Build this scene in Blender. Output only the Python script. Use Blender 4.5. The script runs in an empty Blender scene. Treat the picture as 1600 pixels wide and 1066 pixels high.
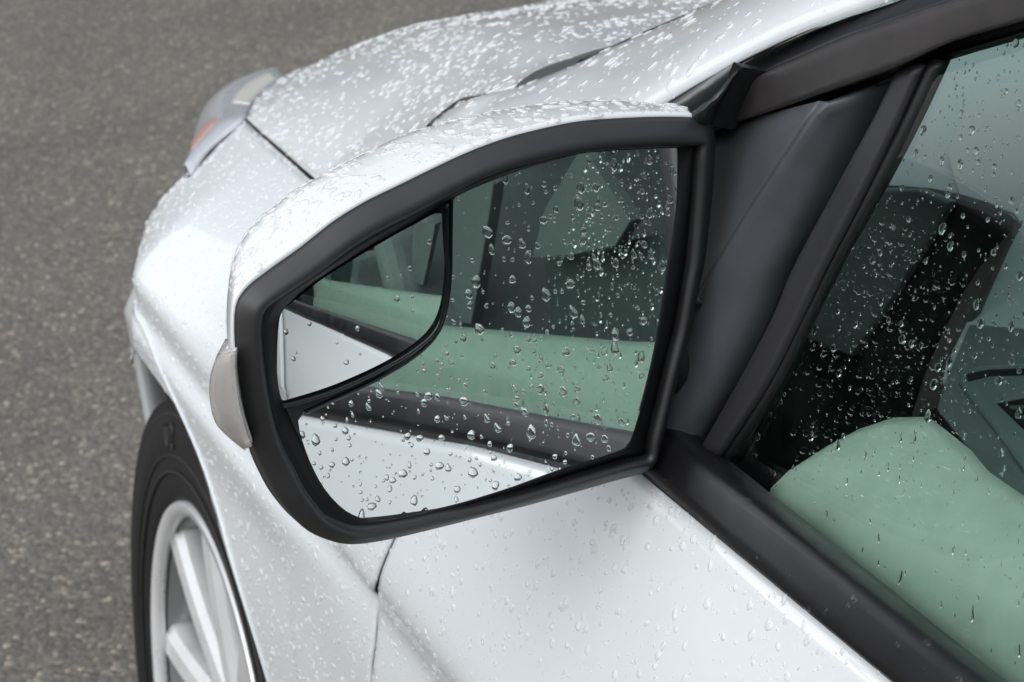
import bpy, math, random
import numpy as np
from mathutils import Vector, Matrix, noise
random.seed(7); rng = np.random.default_rng(7)
S = bpy.context.scene
COL = S.collection

# ------------------------------------------------------------------ camera
W, H, FPX = 1600.0, 1066.0, 3357.272
CP = np.array([-1.517, 1.250, 1.383]); YAW, PIT, ROLL = (math.radians(a) for a in (24.181, 24.634, -2.147))
fwd = np.array([math.cos(PIT)*math.cos(YAW), -math.cos(PIT)*math.sin(YAW), -math.sin(PIT)])
rgt = np.cross(fwd, [0, 0, 1]); rgt /= np.linalg.norm(rgt); upv = np.cross(rgt, fwd)
r2 = rgt*math.cos(ROLL) + upv*math.sin(ROLL); u2 = upv*math.cos(ROLL) - rgt*math.sin(ROLL)
cam = bpy.data.cameras.new('camera'); co = bpy.data.objects.new('camera', cam); COL.objects.link(co)
cam.sensor_width = 36; cam.lens = FPX/W*36; cam.clip_start = .05; cam.clip_end = 500
M = Matrix([[r2[0], u2[0], -fwd[0], CP[0]], [r2[1], u2[1], -fwd[1], CP[1]], [r2[2], u2[2], -fwd[2], CP[2]], [0, 0, 0, 1]])
co.matrix_world = M
cam.dof.use_dof = True; cam.dof.focus_distance = .90; cam.dof.aperture_fstop = 27
S.camera = co

# ------------------------------------------------------------------ overcast sky, soft sun, exposure
SUN_EL, SUN_AZ = math.radians(42), math.radians(118)
wd = bpy.data.worlds.new('World'); S.world = wd; wd.use_nodes = True
nt = wd.node_tree; N = nt.nodes; L = nt.links
bg = N['Background']
sky = N.new('ShaderNodeTexSky'); sky.sky_type = 'NISHITA'; sky.sun_disc = False
sky.sun_elevation = SUN_EL; sky.sun_rotation = math.pi/2-SUN_AZ
hs = N.new('ShaderNodeHueSaturation'); hs.inputs['Saturation'].default_value = .22
L.new(sky.outputs[0], hs.inputs['Color'])
tc = N.new('ShaderNodeTexCoord'); sx = N.new('ShaderNodeSeparateXYZ'); L.new(tc.outputs['Generated'], sx.inputs[0])
nz = N.new('ShaderNodeTexNoise'); nz.inputs['Scale'].default_value = 2.2; nz.inputs['Detail'].default_value = 4
L.new(tc.outputs['Generated'], nz.inputs['Vector'])
mr = N.new('ShaderNodeMapRange'); mr.inputs['From Min'].default_value = .3; mr.inputs['From Max'].default_value = .7
mr.inputs['To Min'].default_value = .82; mr.inputs['To Max'].default_value = 1.18
L.new(nz.outputs['Fac'], mr.inputs['Value'])
cl = N.new('ShaderNodeMapRange')          # overcast: the zenith is brighter than the horizon
cl.inputs['From Min'].default_value = 0; cl.inputs['From Max'].default_value = 1
cl.inputs['To Min'].default_value = .66; cl.inputs['To Max'].default_value = 1.42
L.new(sx.outputs['Z'], cl.inputs['Value'])
mu = N.new('ShaderNodeMath'); mu.operation = 'MULTIPLY'; L.new(mr.outputs[0], mu.inputs[0]); L.new(cl.outputs[0], mu.inputs[1])
mx = N.new('ShaderNodeVectorMath'); mx.operation = 'SCALE'; L.new(hs.outputs[0], mx.inputs[0]); L.new(mu.outputs[0], mx.inputs['Scale'])
L.new(mx.outputs[0], bg.inputs['Color']); bg.inputs['Strength'].default_value = .125
sun = bpy.data.lights.new('sun', 'SUN'); sun.energy = .8; sun.angle = math.radians(80); sun.color = (1, .97, .93)
so = bpy.data.objects.new('sun', sun); COL.objects.link(so)
sd = Vector((math.cos(SUN_EL)*math.cos(SUN_AZ), math.cos(SUN_EL)*math.sin(SUN_AZ), math.sin(SUN_EL)))
so.rotation_euler = sd.to_track_quat('Z', 'Y').to_euler()
S.view_settings.view_transform = 'Standard'; S.view_settings.look = 'None'; S.view_settings.gamma = 1
S.view_settings.use_curve_mapping = False; S.view_settings.exposure = 0.96
S.render.engine = 'CYCLES'; S.cycles.max_bounces = 14; S.cycles.transparent_max_bounces = 24
S.cycles.transmission_bounces = 10; S.cycles.glossy_bounces = 8; S.cycles.use_denoising = True

# ------------------------------------------------------------------ geometry helpers
def ray(px, py):
    d = fwd + r2*(px-W/2)/FPX - u2*(py-H/2)/FPX
    return d
def at(px, py, ax, val):
    d = ray(px, py); i = 'xyz'.index(ax); return CP + d*(val-CP[i])/d[i]
def atp(px, py, p0, n):
    d = ray(px, py); n = np.array(n); return CP + d*((np.array(p0)-CP)@n)/(d@n)
def cr(pts, n, closed=False):
    """Catmull-Rom through the points, resampled evenly by arc length to n points"""
    p = np.array(pts, float); m = len(p)
    if closed: q = np.vstack([p[-1], p, p[0], p[1]]); segs = m
    else: q = np.vstack([2*p[0]-p[1], p, 2*p[-1]-p[-2]]); segs = m-1
    out = []
    for i in range(segs):
        a, b, c, d = q[i:i+4]
        for t in np.linspace(0, 1, 14, endpoint=False):
            out.append(.5*((2*b)+(c-a)*t+(2*a-5*b+4*c-d)*t*t+(3*b-a-3*c+d)*t**3))
    out.append(p[0] if closed else p[-1]); out = np.array(out)
    s = np.concatenate([[0], np.cumsum(np.linalg.norm(np.diff(out, axis=0), axis=1))])
    tt = np.linspace(0, s[-1], n+1)[:-1] if closed else np.linspace(0, s[-1], n)
    return np.stack([np.interp(tt, s, out[:, k]) for k in range(out.shape[1])], 1)
def nrm(v): v = np.array(v, float); return v/np.linalg.norm(v)

def mesh(name, V, F, mat, parent=None, smooth=True, label=None, kind=None, solid=0, offset=-1, bevel=0, autosmooth=None, out=None):
    V = np.array(V, float)
    if out is not None:
        sgn = 0.0
        for f in F[::7]:
            a_, b_, c_, d_ = (V[q] for q in (f[0], f[1], f[2], f[-1])); nn_ = np.cross(c_-a_, d_-b_)
            sgn += nn_@(((a_+c_)/2-V.mean(0)) if isinstance(out, str) else np.array(out))
        if sgn < 0: F = [f[::-1] for f in F]
    c = (V.min(0)+V.max(0))/2
    if parent is None and kind == 'structure': c = np.zeros(3)
    me = bpy.data.meshes.new(name); me.from_pydata((V-c).tolist(), [], F); me.update()
    if smooth: me.shade_smooth()
    if autosmooth: me.set_sharp_from_angle(angle=math.radians(autosmooth))
    if mat: me.materials.append(mat)
    o = bpy.data.objects.new(name, me); COL.objects.link(o)
    if parent:
        o.parent = parent; o.location = Vector(c)-wloc(parent)
    else: o.location = c
    if label: o['label'] = label
    if kind: o['kind'] = kind
    if bevel:
        m = o.modifiers.new('bevel', 'BEVEL'); m.width = bevel; m.segments = 3; m.limit_method = 'ANGLE'; m.angle_limit = math.radians(35)
    if solid:
        m = o.modifiers.new('solid', 'SOLIDIFY'); m.thickness = solid; m.offset = offset; m.use_rim = True
    return o
def wloc(o):
    v = Vector(o.location)
    while o.parent: o = o.parent; v += o.location
    return v
def gridf(nu, nv, cu=False, cv=False):
    F = []
    for i in range(nu if cu else nu-1):
        for j in range(nv if cv else nv-1):
            i2, j2 = (i+1) % nu, (j+1) % nv
            F.append((i*nv+j, i2*nv+j, i2*nv+j2, i*nv+j2))
    return F
def grid(name, G, mat, parent, flip=False, cu=False, cv=False, **k):
    G = np.array(G); nu, nv = G.shape[:2]; F = gridf(nu, nv, cu, cv)
    if flip: F = [f[::-1] for f in F]
    return mesh(name, G.reshape(-1, 3), F, mat, parent, **k)
def resurf(rows, nu, nv):
    """rows of control points -> smooth nu x nv grid"""
    a = [cr(r, nu) for r in rows]; a = np.array(a)
    return np.array([cr(a[:, i], nv) for i in range(nu)])
def tube(path, rad, seg=10, closed=False):
    p = np.array(path); n = len(p); rad = np.broadcast_to(rad, (n,)); G = []
    up = None
    for i in range(n):
        t = p[(i+1) % n]-p[i-1] if closed else p[min(i+1, n-1)]-p[max(i-1, 0)]
        t = nrm(t)
        if up is None: up = nrm(np.cross(t, [.3, .2, 1]))
        up = nrm(up-t*(up@t)); b = np.cross(t, up)
        G.append([p[i]+rad[i]*(up*math.cos(a)+b*math.sin(a)) for a in np.linspace(0, 2*math.pi, seg, endpoint=False)])
    return np.array(G)
def add_tube(name, path, rad, mat, parent, seg=10, closed=False, **k):
    G = tube(path, rad, seg, closed); nu, nv = G.shape[:2]; F = gridf(nu, nv, closed, True); V = G.reshape(-1, 3)
    if not closed: F += [tuple(range(nv))[::-1], tuple(range((nu-1)*nv, nu*nv))]
    return mesh(name, V, F, mat, parent, **k)
def prism(name, poly, vec, mat, parent, **k):
    p = np.array(poly); n = len(p); V = np.vstack([p, p+np.array(vec)])
    F = [tuple(range(n))[::-1], tuple(range(n, 2*n))]+[(i, (i+1) % n, n+(i+1) % n, n+i) for i in range(n)]
    k.setdefault('smooth', False)
    return mesh(name, V, F, mat, parent, **k)
def box(name, lo, hi, mat, parent, **k):
    (a, b, c), (d, e, f) = lo, hi
    return prism(name, [(a, b, c), (d, b, c), (d, e, c), (a, e, c)], (0, 0, f-c), mat, parent, **k)
def empty(name, loc=(0, 0, 0), label=None, cat=None, parent=None):
    o = bpy.data.objects.new(name, None); COL.objects.link(o); o.location = loc; o.empty_display_size = .1
    if label: o['label'] = label
    if cat: o['category'] = cat
    if parent: o.parent = parent; o.location = Vector(loc)-wloc(parent)
    return o

# ------------------------------------------------------------------ materials
def mat(name, col=(.5, .5, .5), rough=.5, metal=0, coat=0, coat_rough=.03, spec=.5, bump=None, var=None, ior=None, trans=0):
    m = bpy.data.materials.new(name); m.use_nodes = True; n = m.node_tree.nodes; l = m.node_tree.links
    b = n['Principled BSDF']; b.inputs['Base Color'].default_value = (*col, 1); b.inputs['Roughness'].default_value = rough
    b.inputs['Metallic'].default_value = metal; b.inputs['Coat Weight'].default_value = coat; b.inputs['Coat Roughness'].default_value = coat_rough
    b.inputs['Specular IOR Level'].default_value = spec; b.inputs['Transmission Weight'].default_value = trans
    if ior: b.inputs['IOR'].default_value = ior
    t = n.new('ShaderNodeTexCoord')
    if bump:     # (scale, strength, distance)
        z = n.new('ShaderNodeTexNoise'); z.inputs['Scale'].default_value = bump[0]; z.inputs['Detail'].default_value = 3
        l.new(t.outputs['Object'], z.inputs['Vector'])
        p = n.new('ShaderNodeBump'); p.inputs['Strength'].default_value = bump[1]; p.inputs['Distance'].default_value = bump[2]
        l.new(z.outputs['Fac'], p.inputs['Height']); l.new(p.outputs[0], b.inputs['Normal'])
    if var:      # (scale, amount, rough amount)
        z = n.new('ShaderNodeTexNoise'); z.inputs['Scale'].default_value = var[0]; z.inputs['Detail'].default_value = 5; z.inputs['Roughness'].default_value = .6
        l.new(t.outputs['Object'], z.inputs['Vector'])
        r = n.new('ShaderNodeMapRange'); r.inputs['From Min'].default_value = .3; r.inputs['From Max'].default_value = .7
        r.inputs['To Min'].default_value = 1-var[1]; r.inputs['To Max'].default_value = 1+var[1]
        l.new(z.outputs['Fac'], r.inputs['Value'])
        v = n.new('ShaderNodeVectorMath'); v.operation = 'SCALE'; v.inputs[0].default_value = col; l.new(r.outputs[0], v.inputs['Scale'])
        l.new(v.outputs[0], b.inputs['Base Color'])
        r3 = n.new('ShaderNodeMapRange'); r3.inputs['From Min'].default_value = .3; r3.inputs['From Max'].default_value = .7
        r3.inputs['To Min'].default_value = rough-var[2]; r3.inputs['To Max'].default_value = rough+var[2]
        l.new(z.outputs['Fac'], r3.inputs['Value']); l.new(r3.outputs[0], b.inputs['Roughness'])
    return m
PAINT = mat('white_paint', (.77, .815, .84), .38, coat=1, coat_rough=.06, bump=(600, .03, .0004))
PAINT2 = mat('mirror_cap_paint', (.77, .81, .81), .30, coat=1, coat_rough=.06)
BLACKP = mat('black_plastic', (.013, .013, .016), .42, bump=(900, .12, .0003), var=(25, .25, .07))
SATIN = mat('satin_black_trim', (.006, .006, .0075), .42, spec=.38, bump=(500, .10, .0003), var=(30, .3, .08))
BROWNB = mat('weathered_trim', (.030, .027, .028), .44, bump=(700, .12, .0003), var=(18, .35, .08))
SAILM = mat('sail_plastic', (.062, .070, .080), .46, bump=(1500, .12, .0002), var=(40, .12, .04))
BEZM = mat('bezel_plastic', (.010, .0105, .012), .50, spec=.8, bump=(1200, .10, .0002), var=(30, .2, .05))
RUBBER = mat('rubber', (.010, .011, .012), .45)
GLOSSB = mat('gloss_black', (.010, .013, .014), .16)
DARK = mat('dark_cavity', (.006, .006, .007), .9, spec=.1)
TYREM = mat('tyre_rubber', (.008, .008, .009), .55, spec=.35, bump=(300, .15, .0005), var=(14, .25, .08))
ALLOY = mat('alloy', (.76, .77, .78), .30, metal=.25, coat=.5, var=(20, .08, .05))
BARREL = mat('rim_barrel_metal', (.26, .265, .27), .4, metal=.4)
DARKALLOY = mat('brake_metal', (.20, .20, .20), .5, metal=.6)
CABIN = mat('dark_cabin_plastic', (.012, .018, .019), .6)
CABIN2 = mat('grey_cabin_plastic', (.16, .175, .18), .55)
CABINB = mat('brown_grey_trim', (.20, .165, .165), .6)
CABIN3 = mat('light_cabin_trim', (.42, .43, .41), .6)
LEDGE = mat('pale_door_trim', (.50, .495, .495), .65, var=(60, .06, .05))
SEATM = mat('seat_cloth', (.46, .41, .44), .9, bump=(800, .4, .0006))

def schlick(n, l, ior, gain=1):
    ge = n.new('ShaderNodeNewGeometry'); d = n.new('ShaderNodeVectorMath'); d.operation = 'DOT_PRODUCT'
    l.new(ge.outputs['Normal'], d.inputs[0]); l.new(ge.outputs['Incoming'], d.inputs[1])
    a = n.new('ShaderNodeMath'); a.operation = 'ABSOLUTE'; l.new(d.outputs['Value'], a.inputs[0])
    b = n.new('ShaderNodeMath'); b.operation = 'SUBTRACT'; b.use_clamp = True; b.inputs[0].default_value = 1; l.new(a.outputs[0], b.inputs[1])
    c = n.new('ShaderNodeMath'); c.operation = 'POWER'; l.new(b.outputs[0], c.inputs[0]); c.inputs[1].default_value = 5
    r0 = ((ior-1)/(ior+1))**2*gain
    e = n.new('ShaderNodeMath'); e.operation = 'MULTIPLY_ADD'; l.new(c.outputs[0], e.inputs[0]); e.inputs[1].default_value = 1-r0; e.inputs[2].default_value = r0
    return e.outputs[0]
def glass_pane(name, tint, ior=1.5):
    m = bpy.data.materials.new(name); m.use_nodes = True; n = m.node_tree.nodes; l = m.node_tree.links; n.clear()
    o = n.new('ShaderNodeOutputMaterial'); tr = n.new('ShaderNodeBsdfTransparent'); tr.inputs[0].default_value = (*tint, 1)
    g = n.new('ShaderNodeBsdfGlossy'); g.inputs['Roughness'].default_value = 0.0; g.inputs[0].default_value = (1, 1, 1, 1)
    mix = n.new('ShaderNodeMixShader'); l.new(schlick(n, l, ior), mix.inputs[0]); l.new(tr.outputs[0], mix.inputs[1]); l.new(g.outputs[0], mix.inputs[2])
    l.new(mix.outputs[0], o.inputs[0]); return m
GREEN = glass_pane('green_tinted_glass', (.82, .92, .875), 1.5)
MIRROR = bpy.data.materials.new('mirror_silver'); MIRROR.use_nodes = True
_b = MIRROR.node_tree.nodes['Principled BSDF']; _b.inputs['Base Color'].default_value = (.90, .93, .92, 1); _b.inputs['Metallic'].default_value = 1; _b.inputs['Roughness'].default_value = .0
WATER = bpy.data.materials.new('water'); WATER.use_nodes = True
_b = WATER.node_tree.nodes['Principled BSDF']; _b.inputs['Base Color'].default_value = (1, 1, 1, 1); _b.inputs['Transmission Weight'].default_value = 1
_b.inputs['Roughness'].default_value = 0.0; _b.inputs['IOR'].default_value = 1.333
LENSM = mat('smoky_clear_lens', (.93, .91, .90), .08, trans=.75, ior=1.45, coat=.5)
HEADM = mat('headlight_lens', (.80, .83, .88), .12, trans=.40, ior=1.4, coat=.6)
AMBER = mat('amber_reflector', (.60, .33, .28), .35, coat=.3)
CHROME = mat('lamp_reflector', (.75, .75, .75), .15, metal=1)
CREAM = mat('lamp_housing_cream', (.66, .66, .61), .3, coat=.4)

def asphalt():
    m = bpy.data.materials.new('asphalt'); m.use_nodes = True; n = m.node_tree.nodes; l = m.node_tree.links
    b = n['Principled BSDF']; t = n.new('ShaderNodeTexCoord')
    def vor(sc, rnd=1):
        v = n.new('ShaderNodeTexVoronoi'); v.inputs['Scale'].default_value = sc; l.new(t.outputs['Object'], v.inputs['Vector']); return v
    def noi(sc, d=4):
        v = n.new('ShaderNodeTexNoise'); v.inputs['Scale'].default_value = sc; v.inputs['Detail'].default_value = d; l.new(t.outputs['Object'], v.inputs['Vector']); return v
    v1 = vor(150); sp = n.new('ShaderNodeSeparateColor'); l.new(v1.outputs['Color'], sp.inputs[0])
    ramp = n.new('ShaderNodeValToRGB'); e = ramp.color_ramp.elements
    e[0].position = 0; e[0].color = (0.094, 0.089, 0.075, 1); e[1].position = 1; e[1].color = (0.415, 0.37, 0.301, 1)
    for p, c in ((.35, (0.122, 0.116, 0.099)), (.70, (0.149, 0.142, 0.122)), (.90, (0.191, 0.18, 0.152)), (.965, (0.291, 0.26, 0.214))):
        q = e.new(p); q.color = (*c, 1)
    l.new(sp.outputs[0], ramp.inputs[0])
    v2 = vor(420); sp2 = n.new('ShaderNodeSeparateColor'); l.new(v2.outputs['Color'], sp2.inputs[0])
    r2_ = n.new('ShaderNodeMapRange'); r2_.inputs['To Min'].default_value = .72; r2_.inputs['To Max'].default_value = 1.28; l.new(sp2.outputs[1], r2_.inputs['Value'])
    nb = noi(3.0, 5); r3 = n.new('ShaderNodeMapRange'); r3.inputs['From Min'].default_value = .3; r3.inputs['From Max'].default_value = .7
    r3.inputs['To Min'].default_value = .86; r3.inputs['To Max'].default_value = 1.12; l.new(nb.outputs['Fac'], r3.inputs['Value'])
    mm = n.new('ShaderNodeMath'); mm.operation = 'MULTIPLY'; l.new(r2_.outputs[0], mm.inputs[0]); l.new(r3.outputs[0], mm.inputs[1])
    v = n.new('ShaderNodeVectorMath'); v.operation = 'SCALE'; l.new(ramp.outputs[0], v.inputs[0]); l.new(mm.outputs[0], v.inputs['Scale'])
    l.new(v.outputs[0], b.inputs['Base Color']); b.inputs['Roughness'].default_value = .75
    bp_ = n.new('ShaderNodeBump'); bp_.inputs['Strength'].default_value = .7; bp_.inputs['Distance'].default_value = .004; bp_.invert = True
    l.new(v1.outputs['Distance'], bp_.inputs['Height']); l.new(bp_.outputs[0], b.inputs['Normal'])
    return m
ASPH = asphalt()

# ------------------------------------------------------------------ road
gv = [(-60, -60, 0), (60, -60, 0), (60, 60, 0), (-60, 60, 0)]
mesh('road', gv, [(0, 1, 2, 3)], ASPH, smooth=False, kind='structure')

# added out-of-view tree belts ahead and behind, shaped to darken reflections
def added_tree_belt():
    V, F = [], []; r = random.Random(3)
    for i in range(22000):
        a = math.radians(r.uniform(105, 265) if i % 2 else r.uniform(-80, 12)); d = 24+r.uniform(-2, 3)+3*math.sin(3*a); hh = 12+2.5*noise.noise(Vector((math.cos(a)*5, math.sin(a)*5, 1)))+1.2*noise.noise(Vector((math.cos(a)*17, math.sin(a)*17, 1)))
        z = hh*r.random(); c = np.array([d*math.cos(a), d*math.sin(a), z]); sz = r.uniform(.35, .8); b = len(V)
        for k in range(2):
            n1 = nrm([r.gauss(0, 1) for _ in range(3)]); n2 = nrm(np.cross(n1, [r.gauss(0, 1) for _ in range(3)]))
            V += [c-n1*sz, c+n2*sz*.8, c+n1*sz, c-n2*sz*.8]; F.append((b+4*k, b+4*k+1, b+4*k+2, b+4*k+3))
    for a0, a1 in ((105, 265), (-80, 12)):          # solid backdrop added behind the leaves to close bright gaps
        b = len(V); n_ = 60
        for k in range(n_+1):
            a = math.radians(a0+(a1-a0)*k/n_); hh = 10.5+1.5*noise.noise(Vector((math.cos(a)*9, math.sin(a)*9, 2)))
            for d in (27.5, 30.5):
                for z in (0, hh*.5, hh): V.append(np.array([(d+.8*noise.noise(Vector((a*20, z, d))))*math.cos(a), d*math.sin(a), z]))
        for k in range(n_):
            for j in (0, 1, 3, 4): F.append((b+6*k+j, b+6*k+6+j, b+6*k+7+j, b+6*k+1+j))
            F.append((b+6*k+2, b+6*k+8, b+6*k+11, b+6*k+5))
    return mesh('added_tree_belt', V, F, mat('foliage', (.075, .095, .08), .7), smooth=False, kind='stuff', label='unseen dark tree belts added ahead of and behind the car to darken reflections')
added_tree_belt()['category'] = 'added trees'

# ------------------------------------------------------------------ drops
def dome(seed, seg=14, rings=5, closed=False, irr=.18, tail=0.0, h=.42):
    """unit water drop standing on z=0; tail stretches it down (-y)"""
    r = random.Random(seed); ph = [r.uniform(0, 6.28) for _ in range(3)]; V = []; F = []
    out = []
    for k in range(seg):
        a = 2*math.pi*k/seg
        rr = 1+irr*(.6*math.sin(2*a+ph[0])+.4*math.sin(3*a+ph[1])+.2*math.sin(5*a+ph[2]))
        x, y = rr*math.cos(a), rr*math.sin(a)
        if tail and y > 0: y *= 1+tail; x *= 1-.5*min(1, (y/(1+tail))**1.5)*min(1, tail)
        out.append((x, y))
    for i in range(rings):
        f = i/rings; s = math.cos(f*math.pi/2)**.75; z = h*math.sin(f*math.pi/2)
        for (x, y) in out: V.append((x*s, y*s - .15*f*(1 if tail else 0), z))
    V.append((0, -.15 if tail else 0, h)); top = len(V)-1
    for i in range(rings-1):
        for k in range(seg):
            k2 = (k+1) % seg; F.append((i*seg+k, i*seg+k2, (i+1)*seg+k2, (i+1)*seg+k))
    for k in range(seg): F.append(((rings-1)*seg+k, (rings-1)*seg+(k+1) % seg, top))
    if closed: F.append(tuple(range(seg))[::-1])
    return np.array(V), F
def make_drop_mesh(name, seed, **k):
    V, F = dome(seed, **k); me = bpy.data.meshes.new(name); me.from_pydata(V.tolist(), [], F); me.update(); me.shade_smooth()
    if k.get('closed'): me.polygons[len(F)-1].use_smooth = False
    me.materials.append(WATER); return me
def place_drop(me, parent, p, n, down, s, sy=1, h=1, name='raindrop'):
    n = Vector(n).normalized(); y = -(Vector(down)-n*Vector(down).dot(n)).normalized(); x = y.cross(n)
    o = bpy.data.objects.new(name, me); COL.objects.link(o); o.parent = parent
    R = Matrix((x*s, y*s*sy, n*s*h)).transposed().to_4x4(); R.translation = Vector(p)+n*.00012-wloc(parent)
    o.matrix_local = R; return o
def drop_field(name, samples, parent, material, label=None):
    """samples: (p, n, size, stretch, height) -> one mesh of many drops"""
    VV, FF, off = [], [], 0
    prot = [dome(s, seg=9, rings=3, irr=.28, h=.38) for s in range(9)]
    for i, (p, n, s, st, h) in enumerate(samples):
        V, F = prot[i % 9]; n = nrm(n); d = np.array([0, 0, -1.]); d = d-n*(d@n)
        if np.linalg.norm(d) < .25: a = rng.uniform(0, 6.28); t = nrm(np.cross(n, [math.cos(a), math.sin(a), .1]))
        else: t = nrm(d)
        ang = rng.uniform(-.6, .6); b = np.cross(n, t); t, b = t*math.cos(ang)+b*math.sin(ang), b*math.cos(ang)-t*math.sin(ang)
        VV.append(p+n*.0001+s*(V[:, :1]*b*1.0+V[:, 1:2]*t*st+V[:, 2:]*n*h)); FF += [tuple(off+q for q in f) for f in F]; off += len(V)
    return mesh(name, np.vstack(VV), FF, material, parent, kind='stuff', label=label)
def scatter(G, count, size, stretch=(1, 1.4), height=(.7, 1.1), keep=None, up=(0, 0, 1), clump=0):
    """random drops on a grid surface G[nu][nv], area weighted"""
    G = np.array(G); a, b, c, d = G[:-1, :-1], G[1:, :-1], G[1:, 1:], G[:-1, 1:]
    nn = np.cross(c-a, d-b); nn = nn*np.where(nn@np.array(up) < 0, -1, 1)[..., None]; ar = np.linalg.norm(nn, axis=2); pr = (ar/ar.sum()).ravel(); m = ar.shape[1]
    out = []; idx = rng.choice(len(pr), count*2, p=pr)
    for k in idx:
        if len(out) >= count: break
        i, j = divmod(k, m); s, t = rng.random(2)
        p = (a[i, j]*(1-s)+b[i, j]*s)*(1-t)+(d[i, j]*(1-s)+c[i, j]*s)*t
        if ar[i, j] < 1e-12: continue
        n = nn[i, j]/ar[i, j]
        if clump and noise.noise(Vector(p)*clump) < rng.uniform(-.5, .35): continue
        if keep and not keep(p): continue
        z = size[0]+(size[1]-size[0])*rng.random()**2.6
        out.append((p, n, z, rng.uniform(*stretch), rng.uniform(*height)))
    return out
# water beads on paint: white diffuse mixed in paints the sky's highlight into the bead
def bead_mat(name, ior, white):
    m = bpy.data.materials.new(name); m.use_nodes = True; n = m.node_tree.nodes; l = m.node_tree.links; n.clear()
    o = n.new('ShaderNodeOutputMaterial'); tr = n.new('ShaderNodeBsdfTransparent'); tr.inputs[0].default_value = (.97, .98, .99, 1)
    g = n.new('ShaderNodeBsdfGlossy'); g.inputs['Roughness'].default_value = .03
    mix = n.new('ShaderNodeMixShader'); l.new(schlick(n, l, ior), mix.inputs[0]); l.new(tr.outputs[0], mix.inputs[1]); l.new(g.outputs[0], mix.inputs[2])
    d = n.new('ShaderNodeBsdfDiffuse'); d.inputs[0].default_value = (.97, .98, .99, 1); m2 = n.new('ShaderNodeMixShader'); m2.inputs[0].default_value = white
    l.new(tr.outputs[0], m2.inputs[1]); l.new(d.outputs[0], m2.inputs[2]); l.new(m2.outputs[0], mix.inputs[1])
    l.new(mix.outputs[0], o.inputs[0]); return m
BEAD = bead_mat('sky_white_bead', 1.65, .52)
BEADW = bead_mat('sky_white_bead_soft', 1.6, .5)
BEADK = bead_mat('water_bead_on_black', 1.40, 0)

# ------------------------------------------------------------------ the car
car = empty('parked_car', (0, 0, 0), 'white parked car wet with rain, seen over its driver side mirror', 'car')

# ---- side surface: outboard y as a function of x and z, from key lines along the car
def lin(x, pts):
    p = sorted(pts); return np.interp(x, [a for a, _ in p], [b for _, b in p])
def smooth_lin(x, pts, w=.05):
    return np.mean([lin(x+d, pts) for d in np.linspace(-w, w, 7)])
# top line of the side (hood gap, then fender top, then belt)
TOPY = [(.60, .45), (.45, .58), (.30, .675), (.20, .722), (.13, .748), (.06, .757), (-.017, .765), (-.13, .777), (-.23, .782), (-.31, .772), (-.36, .757),
        (-.45, .81), (-.55, .825), (-.733, .832), (-.957, .846), (-1.4, .862), (-2.1, .885), (-3.4, .90)]
TOPZ = [(.60, .70), (.45, .735), (.30, .772), (.20, .795), (.13, .812), (.06, .821), (-.017, .830), (-.13, .843), (-.23, .878), (-.31, .93), (-.36, .965),
        (-.45, .955), (-.55, .935), (-.733, .903), (-.957, .926), (-1.4, .949), (-2.1, .981), (-3.4, 1.04)]
def top(x):
    return lin(x, TOPY), lin(x, TOPZ)
def tuck(x, z): return -min(.32, 1.8*max(0, x))*max(0, z-.60)
def frontcurve(x):       # plan-view tuck of the flank ahead of the wheel
    return 0 if x < 0 else -(.17*x+.10*x*x+2.0*max(0, x-.37)**2)
def side_keys(x):
    ty, tz = top(x); fc = frontcurve(x)
    k = smooth_lin(x, [(-.32, 0), (-.48, 1)], .03)       # the crease fades out on the fender
    wa = math.exp(-((x+.12)/.24)**2)                            # arch bulge
    K = [(.17, .840+fc), (.40, .876+.010*wa+fc), (.60, .886+.011*wa+fc), (.665, .8875+.0055*wa+fc*.95), (.705, .884+.008*(1-k)+.003*wa+fc*.92)]
    zc = .722+.03*max(0, min(1, (-x-.6)/1.5))
    K += [(zc+.001, .8815+.006*(1-k)+fc*.9), (zc+.020, .8925-.004*(1-k)+fc*.85)]
    # shoulder between crease and top line
    y0 = K[-1][1]; z0 = K[-1][0]
    bul = .020 if x > -.3 else .012
    if x > -.36:
        for f, gy in ((.30, .16), (.55, .38), (.80, .70)):
            K.append((z0+(tz-z0)*f, y0+(ty-y0)*gy))
    else:
        for f, gy in ((.35, .22), (.70, .58)):
            K.append((z0+(tz-z0)*f, y0+(ty-y0)*gy))
    K.append((tz, ty))
    return K
def side_y(x, zs):
    K = side_keys(x); z = np.array([a for a, _ in K]); y = np.array([b for _, b in K])
    # monotone cubic (PCHIP)
    h = np.diff(z); d = np.diff(y)/h; m = np.zeros(len(z))
    m[0], m[-1] = d[0], d[-1]
    for i in range(1, len(z)-1):
        if d[i-1]*d[i] > 0:
            w1, w2 = 2*h[i]+h[i-1], h[i]+2*h[i-1]; m[i] = (w1+w2)/(w1/d[i-1]+w2/d[i])
    tk = np.array([tuck(x, q)*max(0, 1-max(0, q-.74)/max(.01, z[-1]-.74)) for q in np.atleast_1d(zs)]); zs = np.clip(zs, z[0], z[-1]); i = np.clip(np.searchsorted(z, zs)-1, 0, len(h)-1); t = (zs-z[i])/h[i]
    return (2*t**3-3*t**2+1)*y[i]+(t**3-2*t**2+t)*h[i]*m[i]+(-2*t**3+3*t**2)*y[i+1]+(t**3-t**2)*h[i]*m[i+1]+tk
AR, ARF, ARZ, AZ = .318, .362, .379, .316      # rear and front half widths, height, hub height
AO = .023
def arch_z(x): return AZ+(ARZ+AO)*math.sqrt(max(0, 1-(x/((AR if x < 0 else ARF)+AO))**2))
def side_hit(px, py):
    d = nrm(ray(px, py)); t = (CP[1]-.95)/-d[1]
    for _ in range(400):
        p = CP+d*t
        if p[1] <= float(side_y(p[0], np.array([p[2]]))[0]): break
        t += .0006
    return p
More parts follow.
